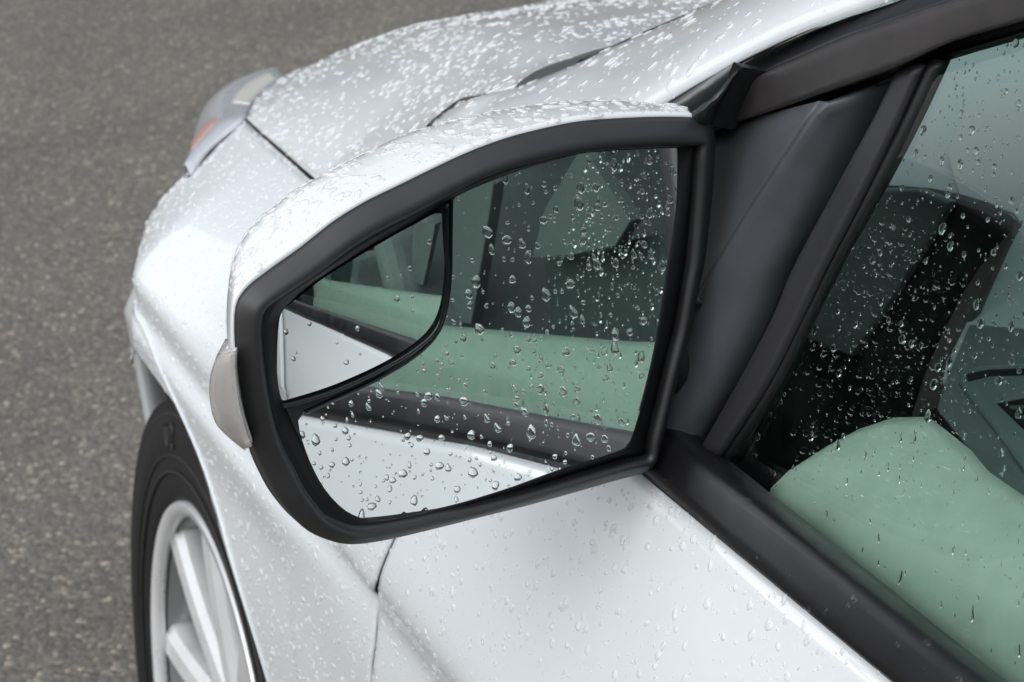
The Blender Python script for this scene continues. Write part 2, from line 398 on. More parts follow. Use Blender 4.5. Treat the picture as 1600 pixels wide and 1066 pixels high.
GAPP = sorted([tuple(side_hit(x, y)[[2, 0]]) for x, y in ((640, 790), (615, 845), (588, 912), (592, 955), (586, 1010), (580, 1066))])
print('gap', GAPP)
GAPP = [(.17, GAPP[0][1]+.01), (.45, GAPP[0][1]+.008)]+GAPP+[(GAPP[-1][0]+.13, GAPP[-1][1]-.09)]
def gapx(z):
    return lin(z, GAPP)
def gapx_old(z):             # shut line between fender and door
    return lin(z, [(.17, -.455), (.40, -.445), (.60, -.450), (.646, -.463), (.700, -.486), (.716, -.487), (.735, -.492), (.768, -.508), (.86, -.555), (.95, -.59)])
def smooth_cols(G, it=2, keep=None):
    G = np.array(G)
    for _ in range(it):
        A = G.copy(); A[1:-1] = (G[:-2]+2*G[1:-1]+G[2:])/4; G = A
    return G

NV = 72
def side_column(xs_of_z, zb, zt, nv=NV):
    zs = np.linspace(zb, zt, nv); return zs
# front fender: columns from the door gap forwards
def fender_col(x0, zb, zt_x=None):
    """a column whose x follows x0 + blend to the shut line"""
    col = []
    return col
xs_f = list(np.linspace(0, 1, 90))
G_f = []
XF = lambda s: -.62+ (0.60+.62)*s
def zrows(zb, tz):
    zm = .69
    return np.concatenate([np.linspace(zb, zm, 34, endpoint=False), np.linspace(zm, tz, NV-34)])
def build_fender():
    cols = []
    # zone A: between shut line and rear of the arch
    for s in np.linspace(0, 1, 26):
        xa = None; zt_x = -.50*(1-s)+(-AR-AO-.001)*s
        col = []
        zb = .17
        for f in np.linspace(0, 1, NV):
            z = zb+f*(.955-zb); g = gapx(z)+.0013
            x = g*(1-s)+(-AR-AO-.001)*s
            tz = top(x)[1]; zz = float(zrows(zb, tz)[int(round(f*(NV-1)))]); g = gapx(zz)+.0013; x = g*(1-s)+(-AR-AO-.001)*s
            col.append((x, float(side_y(x, np.array([zz]))[0]), zz))
        cols.append(col)
    # zone B: over the arch, zone C ahead of it
    th = np.linspace(0, math.pi, 80)
    for x in np.concatenate([-np.where(np.cos(th) > 0, AR+AO, ARF+AO)*np.cos(th), np.linspace(ARF+AO+.001, .60, 14)]):
        zb = arch_z(x) if x <= ARF+AO else .17
        tz = top(x)[1]; zs = zrows(min(zb, .6885), tz)
        col = []
        for z in zs:
            xx = min(x, lin(z, [(0, .60), (.44, .60), (.50, .42), (.54, .36), (.56, .27), (.59, .18), (.64, .13), (.68, .115), (.72, .12), (.785, .095), (.795, .088), (.812, .13), (.9, .13)])); col.append((xx, float(side_y(xx, np.array([z]))[0]), min(z, top(xx)[1])))
        cols.append(col)
    return np.array(cols)
FG = build_fender()
ff = [f for f in gridf(*FG.shape[:2]) if f[0]//NV != 25]
ff += [f for f in gridf(*FG.shape[:2]) if f[0]//NV == 25 and f[0] % NV >= 33]
fender = mesh('front_fender', FG.reshape(-1, 3), ff, PAINT, car, solid=.0015, out=(0, 1, .3))
# wheel arch lip: a rolled flange with a dull chamfer round the opening
lip = []
for a in np.linspace(math.radians(-12), math.radians(192), 90):
    cx, cz = -math.cos(a), math.sin(a); row = []
    for rr, dy in ((.0245, .0001), (.022, .0003), (.019, -.0008), (.004, -.0042), (.001, -.0065), (.0, -.014), (.004, -.034)):
        x, z = cx*((AR if cx < 0 else ARF)+rr), AZ+cz*(ARZ+rr); y = float(side_y(x, np.array([z]))[0]); row.append((x, y+dy, z))
    lip.append(row)
grid('arch_lip', lip, PAINT, fender, solid=.001, out='centre')
# inner liner
lin_rows = []
for a in np.linspace(math.radians(-15), math.radians(195), 60):
    ly = float(side_y(-math.cos(a)*AR, np.array([AZ+math.sin(a)*AR]))[0])-.028
    lin_rows.append([(-math.cos(a)*r_, min(y, ly), AZ+math.sin(a)*r_) for r_, y in ((AR-.003, .862), (AR+.005, .80), (AR+.01, .70), (AR+.0, .55), (.02, .54))])
grid('wheel_liner', lin_rows, DARK, car, solid=.003)

# ---- front door skin
def build_door():
    cols = []
    for s in np.linspace(0, 1, 70)**1.35:
        col = []
        for f in np.linspace(0, 1, 90):
            z = .17+f*(.905-.17); x = (gapx(z)-.0013)*(1-s)+(-1.75)*s
            tz = top(min(x, -.62))[1]; zz = .17+f*(tz-.17); x = (gapx(zz)-.0013)*(1-s)+(-1.75)*s
            xx = min(x, -.40)
            y = float(side_y(x, np.array([zz]))[0])
            col.append((x, y, zz))
        cols.append(col)
    return np.array(cols)
DG = build_door()
for _ in range(3):      # fair the upper door
    A = DG.copy(); A[:, 60:-1, 1] = (DG[:, 59:-2, 1]+2*DG[:, 60:-1, 1]+DG[:, 61:, 1])/4; DG = A
door = grid('front_door', DG, PAINT, car, solid=.0015, out=(0, 1, .3), label='white front door beaded with rain')
# dark structure behind the shut line and along the hood gap
bk = []
for z in np.linspace(.17, .93, 30):
    g = gapx(z); row = []
    for dx in (-.03, -.012, 0, .012, .03):
        row.append((g+dx, .860 if z < .75 else .860-.25*(z-.75), z))
    bk.append(row)
grid('door_aperture', bk, DARK, car, solid=.002)

# ---- hood: height field
HX = [-.52, -.40, -.30, -.20, -.10, .0, .10, .20, .30, .40, .50, .60, .70]
LE = [(.30, at(437, 120, 'x', .30)), (.25, at(412, 140, 'x', .25)), (.20, at(392, 160, 'x', .20)), (.13, np.array([.13, .748, .812]))]
HEY = [(q, p[1]) for q, p in LE]+[(.36, LE[0][1][1]-.06), (.45, .46), (.55, .32), (.68, .05)]
HEZ = [(q, p[2]) for q, p in LE]+[(.36, LE[0][1][2]-.03), (.45, .70), (.55, .66), (.68, .60)]
print('lamp edge', LE)
def hood_edge(x):
  if x > .13: return lin(x, HEY), lin(x, HEZ)
  return top(x) if x > -.355 else (lin(x, [(-.55, .62), (-.45, .70), (-.40, .735), (-.355, .757)]), lin(x, [(-.55, 1.045), (-.45, 1.01), (-.40, .988), (-.355, .965)]))
def hood_mid(x, y):
    # crown: z on the flat of the hood (inboard of the ridge)
    base = lin(x, [(-.55, 1.025), (-.40, .995), (-.25, .968), (-.1, .934), (0, .906), (.1, .876), (.2, .848), (.3, .815), (.4, .775), (.5, .73), (.6, .67), (.7, .60)])
    return base
def hood_z(x, y):
    ey, ez = hood_edge(x); ry = lin(x, [(-.55, .60), (-.40, .68), (-.30, .665), (-.1, .62), (.1, .58), (.35, .52), (.7, .44)])
    ry = min(ry, ey-.03); rz = hood_mid(x, ry)
    if y >= ry:
        t = (ey-y)/(ey-ry); return ez+(rz-ez)*(1-(1-t)**1.2)
    t = min(1, (ry-y)/ry if y > 0 else 1); return rz+.003*math.sin(t*math.pi/2)-.0*t
HG = []
for yy in np.linspace(0, 1, 110):
    col = []
    for s in np.linspace(0, 1, 90):
        x = -.43+s*(.68+.43); ey = hood_edge(x)[0]-.0025
        q = yy**1.0; y = ey*(1-q)+(-.60)*q
        if y < 0: col.append((x, y, hood_z(x, 0)-.15*y*y))
        else: col.append((x, y, hood_z(x, y)))
    HG.append(col)
HG = np.array(HG)
for _ in range(2):
    A = HG.copy(); A[1:-1, 1:-1, 2] = (HG[:-2, 1:-1, 2]+HG[2:, 1:-1, 2]+HG[1:-1, :-2, 2]+HG[1:-1, 2:, 2]+2*HG[1:-1, 1:-1, 2])/6; HG = A
hood = grid('hood', HG, PAINT, car, solid=.0015, out=(0, 0, 1), label='white hood thick with raindrops')

# ------------------------------------------------------------------ A pillar (white)
U = [(-.335, .760, .955), (-.38, .752, .978), at(810, 135, 'y', .738), at(900, 100, 'y', .722), at(985, 62, 'y', .706), at(1130, 0, 'y', .68)]
U = [np.array(u) for u in U]; dU = nrm(U[-1]-U[-3]); U += [U[-1]+dU*.12, U[-1]+dU*.30, U[-1]+dU*.55]
Bq = [(-.345, .775, .945), (-.44, .815, .945), (-.56, .812, .985)]+[at(1040, 160, 'y', .788), at(1150, 99, 'y', .775), at(1250, 52, 'y', .765), at(1390, 2, 'y', .752)]
Bq = [np.array(b) for b in Bq]; dB = nrm(Bq[-1]-Bq[-3]); Bq += [Bq[-1]+dB*.14, Bq[-1]+dB*.40]
ua, ba = cr(U, 60), cr(Bq, 60); PG = []
for i in range(60):
    a, b = ba[i], ua[i]; w = np.linalg.norm(b-a); d = (b-a); o_ = nrm(np.array([0, .78, .62])); row = []
    row.append(a-np.array([0, .012, -.002]))
    for t in np.linspace(0, 1, 14): row.append(a+d*t+o_*w*.34*(t*(1-t))**.8)
    row.append(b+np.array([.004, -.010, -.004])); row.append(b+np.array([.006, -.02, -.02]))
    PG.append(row)
pillar = grid('windshield_pillar', PG, PAINT, car, solid=.0015, out=(0, .8, .6))
add_tube('windshield_seal', ua[6:]+np.array([.003, -.006, -.002]), .003, RUBBER, car)

# ------------------------------------------------------------------ window plane and door upper
WP = np.array([-.749, .806, .923]); WN = nrm([0.02, .958, .285])
def wp(px, py, off=0): return atp(px, py, WP+WN*off, WN)
def wpl(L, off=0, n=30): return cr([wp(*q, off) for q in L], n)
BX = 2.6   # the belt runs on past the frame
def ext(a, b, dist):
    return b+nrm(b-a)*dist
# belt molding profile rows: (x-line through two 3-D points)
bl0, bl1 = at(1015, 740, 'y', .832), at(1400, 1066, 'y', .846)
gl0, gl1 = at(1130, 706, 'y', .808), at(1590, 1066, 'y', .820)
rd0, rd1 = at(1125, 752, 'y', .829), at(1475, 1031, 'y', .842)
def line(a, b, x):
    xe = x if x > -1.0 else -1.0+(x+1.0)*.55
    p = a+(b-a)*((xe-a[0])/(b[0]-a[0])); p[0] = x; return p
xsb = np.linspace(-.655, -3.3, 130); BM = []
for x in xsb:
    lo, ri, gl = line(bl0, bl1, x), line(rd0, rd1, x), line(gl0, gl1, x)
    row = [lo+np.array([0, -.012, -.007]), lo+np.array([0, -.001, -.0045]), lo, lo+np.array([0, .0035, .0025]), lo*.55+ri*.45+np.array([0, .0035, 0]), ri+np.array([0, .001, -.001]), ri+np.array([0, -.002, .001]),
           ri*.5+gl*.5+np.array([0, .0005, .0015]), gl+np.array([0, .003, -.0005]), gl+np.array([0, .0005, -.0015]), gl+np.array([0, -.001, -.010])]
    BM.append(cr(row, 22))
belt = grid('belt_molding', BM, SATIN, door, solid=.002, out=(0, .9, .4))
print('belt', bl0, bl1, rd0, gl0, gl1)

# window glass
gtop = [(1440, 108), (1475, 92), (1540, 73), (1600, 55), (1700, 20)]
ga = [gl0+np.array([.012, 0, -.02]), gl0+np.array([.008, 0, .0])]
GT = [wp(*q) for q in gtop]; dg = nrm(GT[-1]-GT[-2]); GT += [GT[-1]+dg*.3, GT[-1]+nrm(dg+np.array([-.3, 0, -.15]))*.75]
low = [line(gl0, gl1, x)+np.array([0, -.004, -.02]) for x in np.linspace(gl0[0]+.008, -1.90, 40)]
up_ = cr(GT, 40); WGr = []
for i in range(40):
    a = low[i].copy(); n_ = WN; a = a-WN*((a-WP)@WN)-WN*.0; b = up_[i]-WN*.0
    if i == 0: b = wp(1436, 108)
    WGr.append([a+(b-a)*t for t in np.linspace(0, 1, 24)])
WGr = np.array(WGr)
RW = []
for t in np.linspace(0, 1, 10):
    a = line(gl0, gl1, -1.91-1.4*t)+np.array([0, -.004, -.02]); a = a-WN*((a-WP)@WN); b = WGr[-1][-1]+(np.array([-3.3, .55, 1.30])-WGr[-1][-1])*t
    RW.append([a+(b-a)*q for q in np.linspace(0, 1, 6)])
grid('rear_window_glass', RW, GREEN, car, flip=True, solid=.0035)
glass = grid('window_glass', WGr, GREEN, car, flip=True, solid=.0035, offset=-1, label='green tinted driver window speckled with raindrops')

# ------------------------------------------------------------------ sail panel, vertical bar, upper frame
def facet(name, rows, m, par, nu=30, nv=12, **k): return grid(name, resurf(rows, nu, nv), m, par, **k)
# left facet: from behind the mirror to the ridge; right facet: ridge to groove
Ltop = [(1060, 228), (1122, 204), (1200, 181), (1291, 158)]
SLP = ([(1060, 228), (1160, 193), (1291, 160)], [(1050, 300), (1130, 260), (1262, 203)], [(1040, 400), (1090, 370), (1196, 300)],
    [(1030, 500), (1062, 480), (1150, 372)], [(1020, 620), (1048, 560), (1096, 468)], [(1016, 700), (1035, 640), (1062, 540)])
s_left = [[wp(x, y, o_) for (x, y), o_ in zip(r, (.002, .006, .0125))] for r in SLP]
sail = empty('sail_panel', tuple(wp(1180, 400)), parent=car)
facet('front_facet', s_left, SAILM, sail, solid=.003)
ridge_l = [(1291, 160), (1262, 203), (1196, 300), (1150, 372), (1096, 468), (1062, 560), (1040, 690)]
mid_l = [(1345, 138), (1320, 190), (1255, 310), (1210, 400), (1165, 490), (1120, 590), (1075, 700)]
grv_l = [(1399, 114), (1361, 188), (1305, 291), (1234, 422), (1202, 500), (1150, 600), (1092, 706)]
rows = [[wp(x, y, o_) for x, y in l_] for l_, o_ in ((ridge_l, .0125), (mid_l, .002), (grv_l, -.011))]
rows.insert(1, [wp(x*.93+x2*.07, y*.93+y2*.07, .0126) for (x, y), (x2, y2) in zip(ridge_l, mid_l)])
facet('rear_facet', rows, SAILM, sail, solid=.003, flip=True)
bar_o = [(1408, 112), (1372, 188), (1316, 291), (1246, 422), (1213, 500), (1160, 600), (1098, 708)]
bar_i = [(1442, 98), (1402, 188), (1352, 291), (1284, 422), (1247, 500), (1196, 600), (1122, 712)]
rows = [[wp(x, y, o_) for x, y in l_] for l_, o_ in ((bar_o, -.004), (bar_o, .004))]
rows += [[wp(x*.92+x2*.08, y*.92+y2*.08, .0066) for (x, y), (x2, y2) in zip(bar_o, bar_i)],
         [wp(x*.10+x2*.90, y*.10+y2*.90, .0064) for (x, y), (x2, y2) in zip(bar_o, bar_i)],
         [wp(x, y, .005) for x, y in bar_i], [wp(x, y, -.003) for x, y in bar_i]]
facet('division_bar', rows, mat('division_bar_black', (.022, .022, .025), .44, bump=(700, .12, .0003)), door, nu=40, nv=34, flip=True, solid=.002)
# glass run channel: black rubber between the bar and the glass
ch_o = bar_i
ch_i = [(1478, 90), (1432, 188), (1378, 291), (1304, 422), (1266, 500), (1210, 612), (1138, 716)]
rows = [[wp(x, y, -.001) for x, y in ch_o], [wp(x*.5+x2*.5, y*.5+y2*.5, .003) for (x, y), (x2, y2) in zip(ch_o, ch_i)],
        [wp(x, y, .0012) for x, y in ch_i], [wp(x, y, -.004) for x, y in ch_i]]
facet('glass_run_channel', rows, RUBBER, door, nu=40, nv=10, flip=True, solid=.002)
# upper door frame: four lines
fa = [(1120, 165), (1158, 104), (1240, 62), (1320, 30), (1400, 4), (1520, -42), (1640, -88)]
fb = [(1108, 200), (1150, 138), (1281, 76), (1345, 50), (1408, 28), (1520, -10), (1640, -52)]
fc_ = [(1100, 212), (1150, 193), (1225, 169), (1310, 140), (1399, 108), (1488, 66), (1640, 22)]
fd = [(1100, 222), (1160, 200), (1232, 178), (1320, 148), (1410, 116), (1478, 93), (1640, 45)]
def L3(l, off): 
    p = [wp(x, y, off) for x, y in l]; d = nrm(p[-1]-p[-2]); return p+[p[-1]+d*.25, p[-1]+nrm(d+np.array([-.3, 0, -.2]))*.7]
rows = [L3(fa, -.012), L3(fa, .004), [a*.5+b*.5 for a, b in zip(L3(fa, .006), L3(fb, .010))], L3(fb, .012)]
facet('window_frame', rows, BLACKP, door, nu=70, nv=14, flip=True, solid=.003)
fbs = [(x+1, y+3) for x, y in fb]
rows = [L3(fb, .0125), L3(fbs, .0162), [a*.6+b*.4 for a, b in zip(L3(fb, .0160), L3(fc_, .0160))], [a*.12+b*.88 for a, b in zip(L3(fb, .0150), L3(fc_, .0150))], [a*.02+b*.98 for a, b in zip(L3(fb, .0135), L3(fc_, .0135))], L3(fc_, -.004)]
facet('frame_molding', rows, BROWNB, door, nu=70, nv=20, flip=True, solid=.003)
rows = [L3(fc_, -.002), [a*.5+b*.5 for a, b in zip(L3(fc_, -.004), L3(fd, -.004))], L3(fd, .000), L3(fd, -.006)]
facet('upper_glass_seal', rows, RUBBER, door, nu=70, nv=8, flip=True, solid=.002)
# dark closing panel behind the sail and frame
bkp = [wp(1020, 740, -.012), wp(1150, 720, -.012), wp(1470, 92, -.016), wp(1130, 150, -.016), wp(1030, 240, -.012)]
prism('frame_backing', bkp, (-WN*.004).tolist(), DARK, door)
# glossy rubber corner where frame meets pillar
def pp(px, py, y): return at(px, py, 'y', y)
rows = [[pp(1010, 176, .783), pp(1045, 158, .783), pp(1105, 122, .779), pp(1147, 98, .776)],
        [pp(1030, 186, .796), pp(1068, 164, .795), pp(1118, 132, .789), pp(1152, 106, .782)],
        [pp(1058, 200, .803), pp(1088, 176, .802), pp(1122, 152, .796), pp(1150, 116, .785)],
        [pp(1076, 215, .800), pp(1102, 196, .798), pp(1124, 166, .790), pp(1147, 128, .781)],
        [pp(1090, 235, .790), pp(1110, 205, .788), pp(1128, 176, .782), pp(1150, 140, .776)]]
facet('corner_seal', rows, GLOSSB, door, nu=24, nv=20, flip=True, solid=.002)
prism('seal_fin', [pp(1146, 97, .784), pp(1160, 105, .781), pp(1112, 196, .790), pp(1106, 196, .792)], (0, -.012, -.004), RUBBER, door)

# ------------------------------------------------------------------ side mirror
FP = np.array([-.733, .797, 1.073]); FN = nrm([-1, -.08, .10])
mir = empty('side_mirror', (-.70, .90, .99), parent=car)
def fp(px, py, off=0): return atp(px, py, FP-FN*off, FN)     # off: metres forward of the rim plane
OUT = [(1114, 196), (1118, 230), (1114, 300), (1103, 400), (1095, 440), (1080, 510), (1064, 574), (1048, 640), (1035, 690), (1027, 722), (1012, 737), (960, 752), (837, 787), (750, 809),
       (662, 831), (600, 845), (553, 851), (518, 846), (479, 827), (444, 787), (422, 748), (400, 705), (384, 655), (371, 581), (366, 525), (368, 478), (384, 450),
       (420, 421), (469, 386), (520, 346), (570, 315), (621, 290), (672, 265), (723, 241), (774, 221), (825, 206), (900, 190), (975, 184), (1050, 182), (1095, 185)]
NO = 200
out3 = cr([fp(*q, .0078)+FN*.0078 for q in OUT], NO, True)
cen = out3.mean(0)
def px2(p):
    d = p-CP; z = d@fwd; return np.array([W/2+FPX*(d@r2)/z, H/2-FPX*(d@u2)/z])
# inner opening of the bezel, same ordering by construction: offset inwards by a varying amount
def inset(ring, f):
    n = len(ring); o = []
    for i in range(n):
        t = nrm(ring[(i+2) % n]-ring[i-2]); nn = np.cross(t, FN); 
        if nn@(cen-ring[i]) < 0: nn = -nn
        o.append(nn)
    o = np.array(o)
    for _ in range(12): o = (np.roll(o, 1, 0)+2*o+np.roll(o, -1, 0)); o /= np.linalg.norm(o, axis=1)[:, None]
    return o
ND = inset(out3, 1)
GN = nrm([-1, .0, .20]); GP = fp(740, 540, .012)
def gp(px, py, off=0): return atp(px, py, GP+GN*off, GN)
MAIN = [(704, 322), (712, 308), (760, 286), (820, 264), (880, 247), (940, 233), (1000, 223), (1048, 219), (1058, 223), (1060, 245), (1057, 330), (1042, 430), (1022, 550), (1000, 640), (984, 690),
        (972, 702), (920, 720), (860, 740), (800, 762), (730, 784), (670, 800), (620, 812), (575, 812), (540, 798), (508, 765), (486, 725), (473, 690), (466, 662), (470, 648), (487, 640),
        (520, 626), (580, 597), (640, 560), (678, 524), (695, 486), (702, 430), (704, 370)]
SPOT = [(690, 334), (645, 352), (590, 382), (540, 412), (500, 438), (460, 470), (442, 486), (436, 510), (434, 560), (436, 610), (441, 628), (456, 624), (520, 602), (590, 570), (640, 540), (670, 512), (686, 478), (693, 430), (694, 380)]
ALL = [(712, 308), (760, 286), (820, 264), (880, 247), (940, 233), (1000, 223), (1048, 219), (1058, 223), (1060, 245), (1057, 330), (1042, 430), (1022, 550), (1000, 640), (984, 690),
       (972, 702), (920, 720), (860, 740), (800, 762), (730, 784), (670, 800), (620, 812), (575, 812), (540, 798), (508, 765), (486, 725), (470, 690), (452, 650), (438, 612), (434, 560), (436, 510), (442, 486), (460, 470), (500, 438), (540, 412), (590, 382), (645, 352)]
g_ring = cr([gp(*q, .001) for q in ALL], NO, True)
# align ring start with the outer ring by angle
def ang(r): 
    a = np.array([px2(p) for p in r])-np.array([745, 520]); return np.arctan2(a[:, 1], a[:, 0])
k0 = np.argmin(abs(ang(g_ring)-ang(out3)[0])); g_ring = np.roll(g_ring, -k0, 0)
if (ang(g_ring)[10]-ang(g_ring)[0])*(ang(out3)[10]-ang(out3)[0]) < 0: g_ring = np.roll(g_ring[::-1], 1, 0)
# lip width: broad on top, narrower at the bottom (world metres)
wl = []
for p in out3:
    x, y = px2(p); a = math.atan2(y-520, x-745)
    top_ = max(0, -math.sin(a)); right = max(0, math.cos(a)); left = max(0, -math.cos(a)); bot = max(0, math.sin(a))
    wl.append(.0052+.0052*top_+.0035*left+.0035*right+.0010*bot)
wl = np.array(wl)[:, None]
wv = []
for p in out3:
    x, y = px2(p); a_ = math.atan2(y-520, x-745)
    wv.append(max(0, min(1, (math.cos(a_+math.radians(118))+.12)*3)))
wv = np.array(wv); 
for _ in range(4): wv = (np.roll(wv, 1)+wv+np.roll(wv, -1))/3
wv = wv[:, None]
rings = [out3-FN*(.022-.012*wv)+ND*(.0035*wv), out3-FN*(.010-.001*wv)-ND*(.0003-.0018*wv), out3-FN*(.0078)+ND*.0001, out3-FN*.0062+ND*wl*.16, out3-FN*.0040+ND*wl*.38, out3-FN*.0018+ND*wl*.62, out3-FN*.0004+ND*wl*.84, out3+FN*-.0008+ND*(wl*1.0+.0004), out3+FN*-.006+ND*(wl+.0022)]
e = rings[-1]
grid('bezel', np.array(rings), BEZM, mir, cv=True, solid=.0012)
well = [e+FN*.0004+ND*.0002, e*.6+g_ring*.4, e*.15+g_ring*.85, g_ring+(-GN)*.001, g_ring-GN*.006]
grid('bezel_well', np.array(well), mat('deep_black_plastic', (.0045, .005, .006), .6, spec=.25), mir, cv=True, solid=.0008)
def poly_obj(name, ring, thick, n, m, par, **k):
    ring = np.array(ring); c = ring.mean(0); V = [c]+list(ring); nn = len(ring); F = [(0, 1+i, 1+(i+1) % nn) for i in range(nn)]
    back = ring-np.array(n)*thick; b0 = len(V); V += list(back); F += [(1+i, b0+i, b0+(i+1) % nn, 1+(i+1) % nn) for i in range(nn)]
    cb = len(V); V.append(c-np.array(n)*thick); F += [(cb, b0+(i+1) % nn, b0+i) for i in range(nn)]
    return mesh(name, V, F, m, par, smooth=False, **k)
poly_obj('mirror_glass', cr([gp(*q) for q in MAIN], 120, True), .003, GN, MIRROR, mir, label='large flat mirror glass covered in raindrops, reflecting the door and window')
# backing plate of glossy black that makes the divider groove
poly_obj('glass_backing', cr([gp(*q, -.0005) for q in ALL], 120, True), .004, GN, GLOSSB, mir)
# convex spotter glass
SN = nrm([-1, .01, .165]); SP = gp(600, 480, .0032)
SR = .6
srg = cr([atp(*q, SP, SN) for q in SPOT], 90, True); sc = srg.mean(0)
V = []; F = []; NR = 10
for k in range(NR+1):
    for p in srg:
        q = sc+(p-sc)*(k/NR); d = q-SP; d = d-SN*(d@SN); V.append(q-SN*(d@d)/(2*SR)+SN*.0012)
nn = len(srg)
for k in range(NR):
    for i in range(nn): F.append((k*nn+i, k*nn+(i+1) % nn, (k+1)*nn+(i+1) % nn, (k+1)*nn+i))
F = [f[::-1] for f in F]
mesh('blind_spot_mirror', V, F, MIRROR, mir, label='small convex blind spot mirror in the outer corner')
add_tube('spot_mirror_rim', cr([atp(*q, SP, SN)+SN*.0004 for q in [(697, 318), (697, 380), (699, 430), (694, 476), (680, 516), (645, 548), (590, 580), (520, 612), (455, 632), (440, 634)]], 60), .0011, GLOSSB, mir, seg=8)
add_tube('divider_rim', cr([gp(*q, .0006) for q in [(706, 310), (705, 370), (704, 430), (697, 486), (682, 524), (645, 560), (585, 596), (520, 626), (478, 645)]], 60), .0007, GLOSSB, mir, seg=8)

# white cover: silhouette traced a few centimetres ahead of the rim
CS = [(1105, 186), (1095, 175), (1070, 166), (1030, 163), (960, 158), (880, 162), (800, 172), (720, 189), (640, 212), (580, 240), (520, 270), (460, 305), (410, 345), (380, 380), (364, 415),
      (357, 450), (354, 490), (354, 540), (358, 580), (370, 640), (384, 690), (404, 735), (432, 785), (470, 825), (515, 842), (560, 846), (640, 830), (760, 800), (900, 762), (1010, 730), (1025, 690), (1050, 600), (1085, 450), (1105, 350), (1108, 230)]
fwdoff = []
cs3 = []
for (x, y) in CS:
    a = math.atan2(y-520, x-745); t = max(0, -math.sin(a+.35)); cs3.append(fp(x, y, .014+.030*t))
cs3 = cr(cs3, NO, True)
k0 = np.argmin(abs(ang(cs3)-ang(out3)[0])); cs3 = np.roll(cs3, -k0, 0)
if (ang(cs3)[10]-ang(cs3)[0])*(ang(out3)[10]-ang(out3)[0]) < 0: cs3 = np.roll(cs3[::-1], 1, 0)
cc = cs3.mean(0)
r0 = out3-FN*(.0082+.014*(1-wv))-ND*(.0006*wv-.004*(1-wv))
cs3 = cs3*wv+(out3-FN*.028+ND*.012)*(1-wv)
CG = [r0-FN*.004+ND*.004, r0, r0*.5+cs3*.5-ND*.0010*wv, cs3]
for f_, sc_ in ((.012, .985), (.026, .94), (.042, .86), (.056, .74), (.068, .56), (.075, .34), (.078, .12)):
    c2 = cc-FN*f_*1.0+np.array([0, -.02*f_/.078, -.006*f_/.078]); CG.append(c2+(cs3-cc)*sc_)
CGd = []
CG = np.array(CG); CG = np.array([cr(CG[:, i], 40) for i in range(NO)]).transpose(1, 0, 2)
cover = grid('mirror_cover', CG, PAINT2, mir, cv=True, solid=.001, out='centre', label='white painted mirror cover with rain on top')
# turn signal lens
TS = [[(370, 548), (369, 575), (372, 610), (380, 650), (392, 690), (393, 698)], [(350, 553), (345, 578), (350, 612), (362, 650), (380, 684), (390, 697)],
      [(344, 560), (335, 590), (335, 628), (344, 660), (368, 683), (386, 696)]]
TSr = [[fp(x, y, o_) for x, y in r] for r, o_ in zip(TS, (-.001, .006, .016))]
TSr.append([p-FN*.02+np.array([0, -.012, 0]) for p in TSr[-1]])
facet('signal_reflector', [[p-FN*.004-np.array([0, .002, 0]) for p in r] for r in TSr[:3]], mat('signal_reflector_plastic', (.46, .44, .43), .35, metal=.3), mir, nu=24, nv=12, solid=.001)
ts = facet('turn_signal', TSr, LENSM, mir, nu=24, nv=16, solid=.0018, label='smoky clear turn signal lens on the outer edge')
add_tube('signal_bulb', [fp(352, 612, .012), fp(362, 600, .009)], .0022, CHROME, mir, seg=8)
add_tube('lens_rib', cr([fp(362, 585, .0035), fp(368, 620, .0035), fp(378, 655, .003), (fp(388, 688, .003))], 16), .0009, LENSM, mir, seg=6)
add_tube('lens_edge', cr([p+FN*.0006 for p in TSr[2]], 24), .0009, LENSM, mir, seg=6)
# arm joining the housing to the sail panel
arm = [fp(1040, 330, .03), fp(1075, 330, .028), wp(1075, 420, .004)]
armG = tube(cr([fp(980, 560, .04), fp(1050, 560, .035), wp(1050, 590, -.002)], 16), .022, 20)
grid('mirror_arm', armG, BLACKP, mir, cv=True, solid=.001)
add_tube('arm_cap', [wp(1088, 492, .012), wp(1092, 470, .016)], [.004, .002], SAILM, mir, seg=10)

# ------------------------------------------------------------------ front wheel
STEER, CAMB = math.radians(-3.48), math.radians(-4.6)
wc = np.array([-.0135, .8711, .3074]); wheel = empty('front_wheel', (-.0135, .80, .3074), parent=car)
def wpt(r, a, y):  # a from top, positive to the front; y outward from the hub plane
    f_ = np.array([math.cos(STEER), math.sin(STEER), 0]); q_ = np.array([-math.sin(STEER), math.cos(STEER), 0])
    u_ = q_*math.sin(CAMB)+np.array([0, 0, math.cos(CAMB)]); o_ = q_*math.cos(CAMB)-np.array([0, 0, math.sin(CAMB)])
    return wc+r*(math.sin(a)*f_+math.cos(a)*u_)+y*o_
def rs(r): return r*.2149/.222 if r <= .222 else .2149+(r-.222)*(.2992-.2149)/(.3035-.222)
def lathe(prof, n=96): return np.array([[wpt(rs(r), 2*math.pi*k/n, y) for r, y in prof] for k in range(n)])
tp = [(.222, -.004), (.228, .002), (.240, .003), (.255, .005), (.262, .0045), (.266, .0065), (.285, .006), (.300, .002), (.306, .0025), (.312, -.008), (.3165, -.020), (.3165, -.034), (.312, -.036), (.312, -.040), (.3170, -.042), (.3175, -.085), (.312, -.087), (.312, -.092), (.3175, -.094),
      (.313, -.14), (.30, -.185), (.26, -.20), (.222, -.195)]
grid('tyre', lathe(tp, 120), TYREM, wheel, cu=True, autosmooth=50)
TYREL = mat('lighter_tyre_marking', (.022, .022, .023), .6)  # markings lighter than the tyre so rings and letters stand out
def glyph(strokes, a0, r0, h, w):
    for st in strokes:
        P_ = [wpt(rs(r0+v*h), math.radians(a0)+u*w/r0, .0062) for u, v in st]
        add_tube('sidewall_letter', cr(P_, 14), .0019, TYREL, wheel, seg=6)
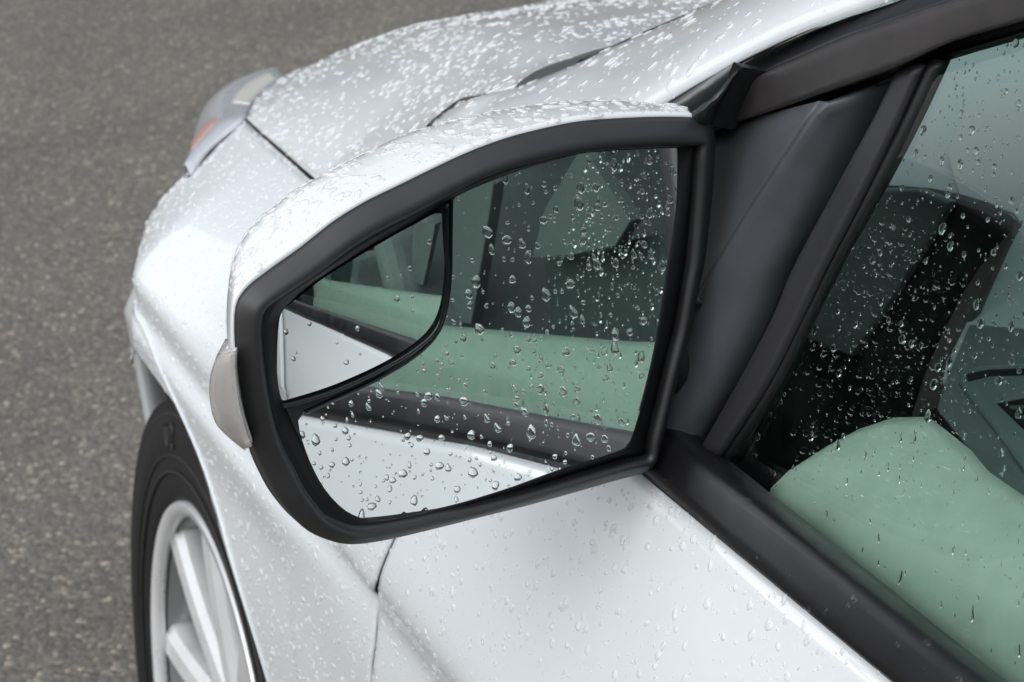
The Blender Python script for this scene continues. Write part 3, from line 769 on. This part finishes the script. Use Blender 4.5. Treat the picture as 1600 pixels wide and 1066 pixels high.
glyph([[(-.4, 1), (-.4, .3), (0, 0), (.4, .3), (.4, 1)]], 24, .268, .020, .012)
glyph([[(.4, .85), (0, 1), (-.4, .8), (0, .5), (.4, .2), (0, 0), (-.4, .15)]], 19.5, .268, .020, .012)
for rr_ in (.248, .262, .296):
    add_tube('sidewall_ring', [wpt(rs(rr_), 2*math.pi*k/120, .0052 if rr_ < .29 else .0028) for k in range(120)], .0011, TYREL, wheel, seg=6, closed=True)
rp = [(.222, -.010), (.2235, .000), (.2215, .003), (.215, .003), (.211, -.001), (.2085, -.008)]
grid('rim', lathe(rp, 120), ALLOY, wheel, cu=True, solid=.003, autosmooth=50)
grid('rim_barrel', lathe([(.2085, -.010), (.206, -.04), (.200, -.10), (.205, -.18)], 120), BARREL, wheel, cu=True, solid=.003, autosmooth=50)
NS = 9
for k in range(NS):
    a0 = math.radians(13)+2*math.pi*k/NS; G = []
    for t in np.linspace(0, 1, 14):
        r = (.045+t*.166)*.968; w = .0215-.003*t+.008*max(0, t-.8)*5*.2; dy = -.012-.018*math.sin(t*math.pi*.5)*0-.010*(1-t)**2+.004*t
        row = []
        for q, yy in ((-1.15, -.035), (-1, -.006), (-.55, 0), (.25, .002), (.95, -.014), (1.15, -.04)):
            row.append(wpt(r, a0+q*w/r, dy+yy))
        G.append(row)
    grid('spoke', G, ALLOY, wheel, solid=.002, autosmooth=25)
hub = [(.0005, -.006), (.022, -.006), (.027, -.009), (.030, -.016), (.05, -.020), (.062, -.028), (.066, -.05)]
grid('hub', lathe(hub, 48), ALLOY, wheel, cu=True, solid=.002, autosmooth=40)
grid('brake_disc', lathe([(.06, -.09), (.135, -.09), (.135, -.11)], 60), DARKALLOY, wheel, cu=True, solid=.002, autosmooth=40)

# ------------------------------------------------------------------ headlight
head = empty('headlight', (.22, .70, .78), parent=car)
rear_e = [(437, 120), (412, 140), (392, 160), (379, 187), (352, 212), (325, 236), (296, 275)]
rx = [.30, .25, .20, .13, .125, .115, .085]
ra = [at(x, y, 'x', q) for (x, y), q in zip(rear_e, rx)]
fo = [(440, 118), (405, 124), (372, 133), (345, 145), (325, 163), (312, 190), (303, 225), (296, 272)]
fx = [.40, .40, .39, .37, .34, .30, .24, .12]
fa_ = [at(x, y, 'x', q) for (x, y), q in zip(fo, fx)]
A_, B_ = cr([p+np.array([-.004, .0, .0]) for p in ra], 26), cr(fa_, 26); LG = []
for i in range(26):
    row = []
    for t in np.linspace(0, 1, 12): row.append(A_[i]*(1-t)+B_[i]*t+np.array([0.0, .3, .9])*.010*math.sin(math.pi*t))
    b = B_[i]; row += [b+np.array([.03, -.02, -.03]), b+np.array([.06, -.05, -.10]), b+np.array([.05, -.06, -.20])]
    LG.append(row)
LG = np.array(LG)
grid('headlight_lens', LG, HEADM, head, solid=.002, label='hazy clear headlight lens with amber corner')
IN = LG+np.array([.0, -.012, -.016]); 
grid('lamp_bowl', IN[:14], CREAM, head, solid=.002)
grid('lamp_bezel', IN[13:], CHROME, head, solid=.002)
AMBG = [[LG[i, j]+np.array([-.0005, .0008, .0016]) for j in range(5, 12)] for i in range(16, 23)]
grid('lamp_side_housing', [[LG[i, j]+np.array([0, .0004, .0012]) for j in range(0, 4)] for i in range(1, 13)], CREAM, head, solid=.001)
grid('amber_reflector', AMBG, AMBER, head, solid=.001)
smpL = scatter(LG, 220, (.0008, .0022), (1.0, 1.8), (.6, 1.0), up=(0, .5, 1))
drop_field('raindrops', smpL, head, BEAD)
# seal line between the lamp and the fender
add_tube('lamp_seal', cr([a+np.array([0, .0005, -.001]) for a in ra[3:]], 20), .0018, RUBBER, head, seg=6)
# bumper and nose under the lamp
NG = []
for x in np.linspace(.36, .86, 20):
    row = []
    for z in np.linspace(.20, .50, 12):
        y = float(side_y(.36, np.array([min(z, .66)]))[0])-.95*(x-.36)**1.35
        row.append((x, max(.02, y-.004), z))
    NG.append(row)
grid('front_bumper', NG, PAINT, car, solid=.002, out=(0, 1, 0))

# ------------------------------------------------------------------ cowl opening and inner structure under the hood
from mathutils.bvhtree import BVHTree
def bvh(*gs):
    V, F = [], []
    for G in gs:
        o_ = len(V); nu, nv = G.shape[:2]; V += [Vector(p) for p in G.reshape(-1, 3)]; F += [tuple(q+o_ for q in f) for f in gridf(nu, nv)]
    return BVHTree.FromPolygons(V, F)
SURF = bvh(HG, np.array(PG), FG)
def onsurf(x, y, off=0):
    h = SURF.ray_cast(Vector(CP), Vector(nrm(ray(x, y))))
    if h[0] is None: return None
    n = h[1] if h[1].z > 0 else -h[1]
    return np.array(h[0]+n*off)
HS = bvh(HG)
def onhood(x, y, off=0):
    h = HS.ray_cast(Vector(CP), Vector(nrm(ray(x, y)))); g = SURF.ray_cast(Vector(CP), Vector(nrm(ray(x, y))))
    if g[0] is not None and (h[0] is None or g[3] < h[3]): h = g
    if h[0] is None: return at(x, y, 'y', .70)
    n = h[1] if h[1].z > 0 else -h[1]
    return np.array(h[0]+n*off)
g2 = [onsurf(x, y, .0002) for x, y in [(640, 226), (655, 212), (672, 196), (690, 181), (708, 167), (726, 156), (760, 147)]]
add_tube('hood_shut_line', cr([g for g in g2 if g is not None], 24), [.0016]*15+[.0012, .001, .0009, .0007, .0006, .0005, .0004, .0004, .0003], RUBBER, car, seg=6)
def nearpillar(x, y, d): return at(x, y, 'y', lin(x, [(800, .744), (900, .722), (1010, .700)]))-nrm(ray(x, y))*d
cw = [nearpillar(x, y, .004) for x, y in [(803, 137), (815, 125), (835, 112), (860, 101), (890, 91), (930, 78), (960, 71), (990, 62), (968, 75), (935, 90), (905, 104), (870, 121), (835, 133)]]
prism('cowl_end_panel', cw, nrm(ray(900, 100))*.002, mat('cowl_plastic', (.075, .085, .085), .4), car)
hw = [nearpillar(x, y, .0048) for x, y in [(893, 106), (905, 94), (930, 86), (972, 70), (960, 77), (925, 95)]]
prism('cowl_vent', hw, nrm(ray(900, 100))*.0005, DARK, car)

# ------------------------------------------------------------------ cabin seen through the glass
cab = empty('cabin', (-1.2, .2, .6), parent=car)
lg_in = [(1205, 765), (1232, 740), (1275, 708), (1330, 676), (1385, 655), (1430, 648), (1450, 651), (1468, 664), (1520, 706), (1600, 775)]
lz = [.918, .926, .938, .950, .959, .965, .965, .965, .965, .965]
li = [at(x, y, 'z', q) for (x, y), q in zip(lg_in, lz)]
dd = np.array([-1, .03, .06]); li += [li[-1]+dd*.25, li[-1]+dd*.5, li[-1]+dd*.85]
lo_ = [line(gl0, gl1, q[0]*.6+(-.80-(i/12)*.9)*.4)+np.array([0, -.012, -.012]) for i, q in enumerate(li)]
lo_[0] = li[0]+np.array([.0, .004, -.008])
inn, outr = cr(li, 60), cr(lo_, 60); LGd = []
for i in range(60):
    a, b = outr[i], inn[i]; row = [a+np.array([0, 0, -.03]), a]; b = b.copy()
    for t in np.linspace(.1, 1, 10): row.append(a+(b-a)*t+np.array([0, .006*math.sin(math.pi*t), .006*math.sin(math.pi*t)]))
    row += [b+np.array([0, -.004, -.006]), b+np.array([0, -.006, -.05]), b+np.array([0, 0, -.35])]
    for q in row:
        dist = (q-WP)@WN
        if dist > -.007: q -= WN*(dist+.007)
    LGd.append(row)
grid('door_trim', LGd, LEDGE, cab, solid=.002)
def pane_poly(name, L, y, thick, m, **k):
    return prism(name, [at(a, b, 'y', y) for a, b in L], (0, -thick, -.0), m, cab, **k)
# dashboard mass with its curved end
D1 = [(1240, 292), (1358, 291), (1436, 297), (1480, 306), (1520, 318), (1560, 335), (1576, 352), (1550, 384), (1520, 420), (1494, 460), (1472, 504), (1450, 550), (1436, 582), (1415, 648), (1418, 760), (1200, 900), (1000, 800), (1080, 500)]
pane_poly('dashboard', D1, .60, .012, CABIN, bevel=.01)
pane_poly('dash_lit_patch', [(1300, 294), (1436, 297), (1484, 316), (1450, 375), (1400, 455), (1328, 558), (1236, 519), (1250, 400)], .608, .006, CABIN2, bevel=.002)  # lighter sheet painting the lit, reflecting part of the dashboard
pane_poly('pillar_trim', [(1574, 354), (1590, 345), (1562, 400), (1520, 495), (1474, 600), (1462, 640), (1415, 660), (1436, 582), (1472, 504), (1520, 420)], .595, .006, CABINB, bevel=.002)
pane_poly('lower_console', [(1380, 640), (1470, 612), (1640, 800), (1700, 1000), (1400, 1100), (1100, 900)], .594, .01, CABIN, bevel=.004)
CARDM, CARDG, PADL = mat('pale_sky_tone', (.36, .36, .41), .6), mat('grey_sky_tone', (.40, .37, .42), .6), mat('light_cabin_trim_panel', (.80, .84, .85), .6)
dbp = [(-.46, .55), (-.46, .93), (-.56, .965), (-.70, .955), (-.80, .90), (-.82, .80), (-.76, .70), (-.72, .55)]
prism('dashboard_body', [(x, .515, z) for x, z in dbp], (0, -1.2, 0), CABIN2, cab, bevel=.02)
prism('instrument_hood', [(-.70, .50, .90), (-.70, .50, .985), (-.80, .50, .995), (-.83, .50, .97), (-.82, .50, .90)], (0, -.32, 0), CABIN, cab, bevel=.012)
sw_c, sw_n = np.array([-1.02, .36, .90]), nrm([-1, 0, .45]); sw_u = nrm([.45, 0, 1]); sw_r = np.array([0, 1., 0])
add_tube('steering_wheel', [sw_c+.185*(math.cos(t)*sw_r+math.sin(t)*sw_u) for t in np.linspace(0, 2*math.pi, 60, endpoint=False)], .015, CABIN, cab, seg=12, closed=True)
add_tube('steering_column', [sw_c+sw_n*.0, sw_c-sw_n*.24], [.055, .035], CABIN, cab, seg=16)
for t_ in (0, math.pi, -math.pi/2): add_tube('wheel_spoke', [sw_c, sw_c+.18*(math.cos(t_)*sw_r+math.sin(t_)*sw_u)], [.020, .012], CABIN, cab, seg=8)
def slant(name, Lp, p0, n, m, th=.01):
    n = nrm(n); return prism(name, [atp(a_, b_, p0, n) for a_, b_ in Lp], (-n*th).tolist(), m, cab, bevel=.003)
slant('pale_sky_card', [(1330, 50), (1480, 30), (1750, -60), (1900, 400), (1600, 400), (1560, 345), (1400, 380), (1330, 330)], (-.60, .53, .965), (-.15, .62, .75), CARDM)  # pale card added for the sky tone in the window
slant('grey_sky_card', [(1560, 130), (1640, 128), (1800, 200), (1800, 390), (1610, 360), (1560, 345), (1500, 312), (1478, 240), (1500, 180)], (-.602, .533, .969), (-.15, .62, .75), CARDG, .002)  # greyer card added for the same sky tone
slant('side_dash_panel', [(1650, 270), (1604, 290), (1560, 400), (1476, 570), (1470, 600), (1640, 830), (1760, 900), (1800, 400)], (-.67, .585, .91), (-.3, .8, .55), PADL, .004)
slant('lower_dash_panel', [(1514, 506), (1700, 520), (1800, 800), (1640, 860), (1462, 640), (1474, 600)], (-.669, .5875, .911), (-.3, .8, .55), mat('teal_grey_trim', (.26, .29, .30), .55), .003)
VP, VN = np.array([-.669, .5875, .911]), (-.3, .8, .55)
VO = VP+nrm(VN)*.004
slant('vent_surround', [(1494, 600), (1500, 578), (1530, 570), (1600, 566), (1700, 566), (1700, 900), (1640, 800), (1570, 700)], VO, VN, mat('vent_trim', (.30, .34, .35), .5), .006)
slant('vent_slot', [(1508, 584), (1545, 577), (1600, 575), (1700, 574), (1700, 586), (1600, 586), (1545, 588), (1512, 596)], VO+nrm(VN)*.0012, VN, RUBBER, .001)
slant('air_vent', [(1556, 630), (1600, 622), (1700, 618), (1700, 760), (1660, 720), (1600, 672)], VO+nrm(VN)*.0012, VN, RUBBER, .001)
for k_ in range(3):
    slant('vent_blade', [(1575+k_*16, 634+k_*15), (1700, 628+k_*24), (1700, 634+k_*24), (1580+k_*16, 640+k_*15)], VO+nrm(VN)*.0024, VN, CABIN2, .001)
# cabin shell: roof, floor, far side, seats
box('rear_bulkhead', (-3.2, -.75, .2), (-2.6, .75, .98), CABIN, cab)
box('floor_pan', (-2.7, -.75, .18), (-.45, .78, .22), CABIN, cab)
wsq = [(-.43, .62, 1.0), (-.43, -.62, 1.0), (-1.05, -.55, 1.40), (-1.05, .55, 1.40)]
prism('windshield', wsq, (.003, 0, .004), GREEN, car)
box('roof', (-3.2, -.58, 1.40), (-1.05, .60, 1.44), PAINT, car, bevel=.01)
box('headliner', (-3.2, -.57, 1.385), (-1.06, .59, 1.396), CABIN2, cab)
box('firewall', (-.47, -.75, .2), (-.44, .78, .88), CABIN, cab)
box('far_door_trim', (-3.2, -.80, .2), (-.5, -.76, .97), CABIN2, cab)
def seat(x, y, m):
    s = empty('front_seat', (x, y, .22), parent=car)
    box('seat_cushion', (x-.25, y-.25, .40), (x+.27, y+.25, .56), m, s, bevel=.05)
    prism('seat_back', [(x-.22, y-.23, .50), (x-.10, y-.23, .50), (x-.30, y-.23, 1.10), (x-.42, y-.23, 1.08)], (0, .46, 0), m, s, bevel=.04)
    prism('headrest', [(x-.33, y-.13, 1.12), (x-.26, y-.13, 1.12), (x-.33, y-.13, 1.30), (x-.41, y-.13, 1.28)], (0, .26, 0), m, s, bevel=.03)
seat(-1.35, .42, SEATM); seat(-1.35, -.38, SEATM)
def via_mirror(px, py, yy):
    v = nrm(ray(px, py)); X = gp(px, py); w = v-2*(v@GN)*GN; return X+w*((yy-X[1])/w[1])
def mpoly(name, Lp, yy, m, th=.01): return prism(name, [via_mirror(a_, b_, yy) for a_, b_ in Lp], (0, -th, 0), m, cab)
PALE = mat('pale_card_tone', (.27, .25, .27), .6)
mpoly('pale_mirror_card', [(690, 280), (772, 285), (760, 360), (736, 506), (690, 500)], .60, PALE)  # card added to make the pale band in the mirror reflection
mpoly('mirror_triangle_card', [(905, 236), (925, 250), (985, 345), (960, 385), (880, 400), (832, 402), (850, 330)], .58, mat('triangle_card_tone', (.25, .235, .25), .8))  # card added to make the pale triangle in the mirror reflection
mpoly('grey_mirror_card', [(850, 400), (1000, 372), (1075, 360), (1075, 480), (1030, 520), (860, 505)], .56, mat('grey_card_tone', (.12, .115, .125), .8))  # card added to make the mid-grey area in the mirror reflection
prism('rear_bench', [(-2.35, -.6, .5), (-2.05, -.6, .5), (-2.25, -.6, 1.05), (-2.4, -.6, 1.05)], (0, 1.2, 0), SEATM, cab, bevel=.04)
prism('door_pillar', [(-1.72, .80, .90), (-1.86, .80, .90), (-1.90, .62, 1.38), (-1.80, .62, 1.38)], (0, -.05, 0), CABIN2, car)
# rear side of the body so that it carries on behind the front door
RG = []
for x in np.linspace(-1.755, -3.4, 40):
    zs = np.linspace(.17, .96, 40); RG.append([(x, float(side_y(max(x, -2.1), np.array([min(z, top(max(x, -2.1))[1])]))[0]), z) for z in zs])
grid('rear_door', RG, PAINT, car, flip=True, solid=.0015)

# ------------------------------------------------------------------ rain on paint
def vis(p, m=60):
    x, y = px2(np.array(p)); return -m < x < W+m and -m < y < H+m
smp = scatter(HG, 22000, (.0004, .0025), (.9, 1.6), (.6, 1.1), keep=vis, clump=14)
print('hood drops', len(smp))
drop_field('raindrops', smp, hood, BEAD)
smp = scatter(FG, 8000, (.0004, .0019), (1.0, 1.8), (.6, 1.0), keep=vis, up=(0, 1, .4))
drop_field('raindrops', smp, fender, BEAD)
smp = scatter(DG, 9000, (.0004, .0022), (1.0, 1.6), (.5, .9), keep=vis, up=(0, 1, .4))
drop_field('raindrops', smp, door, BEADW)
smp = scatter(PG, 700, (.0006, .0030), (1.0, 1.6), (.5, .9), keep=vis, up=(0, 1, .4))
drop_field('raindrops', smp, pillar, BEADW)
CGt = CG[2:22].transpose(1, 0, 2)
smp = [s for s in scatter(CGt, 3000, (.0005, .0024), (1.0, 1.8), (.6, 1.1), up=(0, 0, 1)) if s[1][2] > .25]
drop_field('raindrops', smp, mir, BEADW)
BMa = np.array(BM)
smp = scatter(BMa, 500, (.0006, .0020), (1.0, 1.6), (.5, .9), keep=vis, up=(0, 1, .4))
drop_field('raindrops', smp, door, BEADK)

# ------------------------------------------------------------------ raindrops on the mirror and the window
md = [make_drop_mesh('mirror_drop', s, irr=.16, h=.46) for s in range(6)]+[make_drop_mesh('mirror_drop', s, irr=.2, tail=.7, h=.5) for s in range(6, 10)]
wdm = [make_drop_mesh('window_drop', s, irr=.16, h=.46, closed=True) for s in range(6)]+[make_drop_mesh('window_drop', s, irr=.22, tail=.7, h=.45, closed=True) for s in range(6, 10)]
def inpoly(x, y, P):
    c = False; n = len(P)
    for i in range(n):
        (x1, y1), (x2, y2) = P[i], P[i-1]
        if (y1 > y) != (y2 > y) and x < (x2-x1)*(y-y1)/(y2-y1)+x1: c = not c
    return c
def poisson(n, box_, P, rad, dens=None):
    out = []; k = 0
    while len(out) < n and k < n*80:
        k += 1; x, y = rng.uniform(box_[0], box_[2]), rng.uniform(box_[1], box_[3])
        if not inpoly(x, y, P): continue
        if dens and rng.random() > dens(x, y): continue
        r = rad(); 
        if any((x-a)**2+(y-b)**2 < (r+c)**2*1.1 for a, b, c in out): continue
        out.append((x, y, r))
    return out
PXM = 1/3700.0        # metres per photo pixel on the mirror
mdens = lambda x, y: .9 if x > 850 and y < 420 else .6
big = poisson(290, (434, 219, 1062, 815), MAIN, lambda: 2.5+5.6*rng.random()**2.0, mdens)
for x, y, r in big:
    k = rng.integers(0, 10); place_drop(md[k], mir, gp(x, y), GN, (0, .15*rng.normal(), -1), r*PXM, rng.uniform(1, 1.35), rng.uniform(.8, 1.15))
sm = [(x, y, r) for x, y, r in poisson(380, (434, 219, 1062, 815), MAIN, lambda: 1.0+1.3*rng.random(), mdens) if all((x-a)**2+(y-b)**2 > (r+c)**2 for a, b, c in big)]
drop_field('fine_raindrops', [(gp(x, y), GN, r*PXM, rng.uniform(1, 1.4), 1.0) for x, y, r in sm], mir, WATER)
for x, y, r in poisson(16, (434, 334, 694, 630), SPOT, lambda: 2+3*rng.random()**2):
    p = atp(x, y, SP, SN); d = p-SP; p = p-SN*(d@d)/(2*SR)+SN*.0012
    place_drop(md[rng.integers(0, 6)], mir, p, SN, (0, 0, -1), r*PXM, 1.1, 1)
WPOLY = [(1478, 95), (1600, 62), (1600, 1060), (1205, 755), (1145, 705), (1215, 612), (1380, 291)]
PXW = 1/3900.0
def wdens(x, y):
    if x < 1300 and y < 640: return .12
    return .9 if y < 620 else .35
wbig = poisson(250, (1140, 62, 1600, 1060), WPOLY, lambda: 2.6+6.0*rng.random()**2.8, wdens)
for x, y, r in wbig:
    k = rng.integers(0, 6) if y < 620 else rng.integers(3, 10)
    place_drop(wdm[k], glass, wp(x, y), WN, (0, 0, -1), r*PXW, rng.uniform(.95, 1.3), rng.uniform(.8, 1.1))
smallw = [(x, y, r) for x, y, r in poisson(420, (1140, 62, 1600, 1060), WPOLY, lambda: 1.0+1.5*rng.random(), wdens) if all((x-a)**2+(y-b)**2 > (r+c)**2 for a, b, c in wbig)]
def drop_field_closed(name, samples, parent):
    VV, FF, off = [], [], 0; prot = [dome(s, seg=9, rings=3, irr=.2, h=.42, closed=True) for s in range(5)]
    for i, (p, n, s, st, h) in enumerate(samples):
        V, F = prot[i % 5]; n = nrm(n); d = np.array([0, 0, -1.]); t = nrm(d-n*(d@n)); b = np.cross(n, t)
        VV.append(p+n*.0001+s*(V[:, :1]*b+V[:, 1:2]*t*st+V[:, 2:]*n*h)); FF += [tuple(off+q for q in f) for f in F]; off += len(V)
    return mesh(name, np.vstack(VV), FF, WATER, parent, kind='stuff')
drop_field_closed('fine_raindrops', [(wp(x, y), WN, r*PXW, rng.uniform(1, 1.4), 1.0) for x, y, r in smallw], glass)
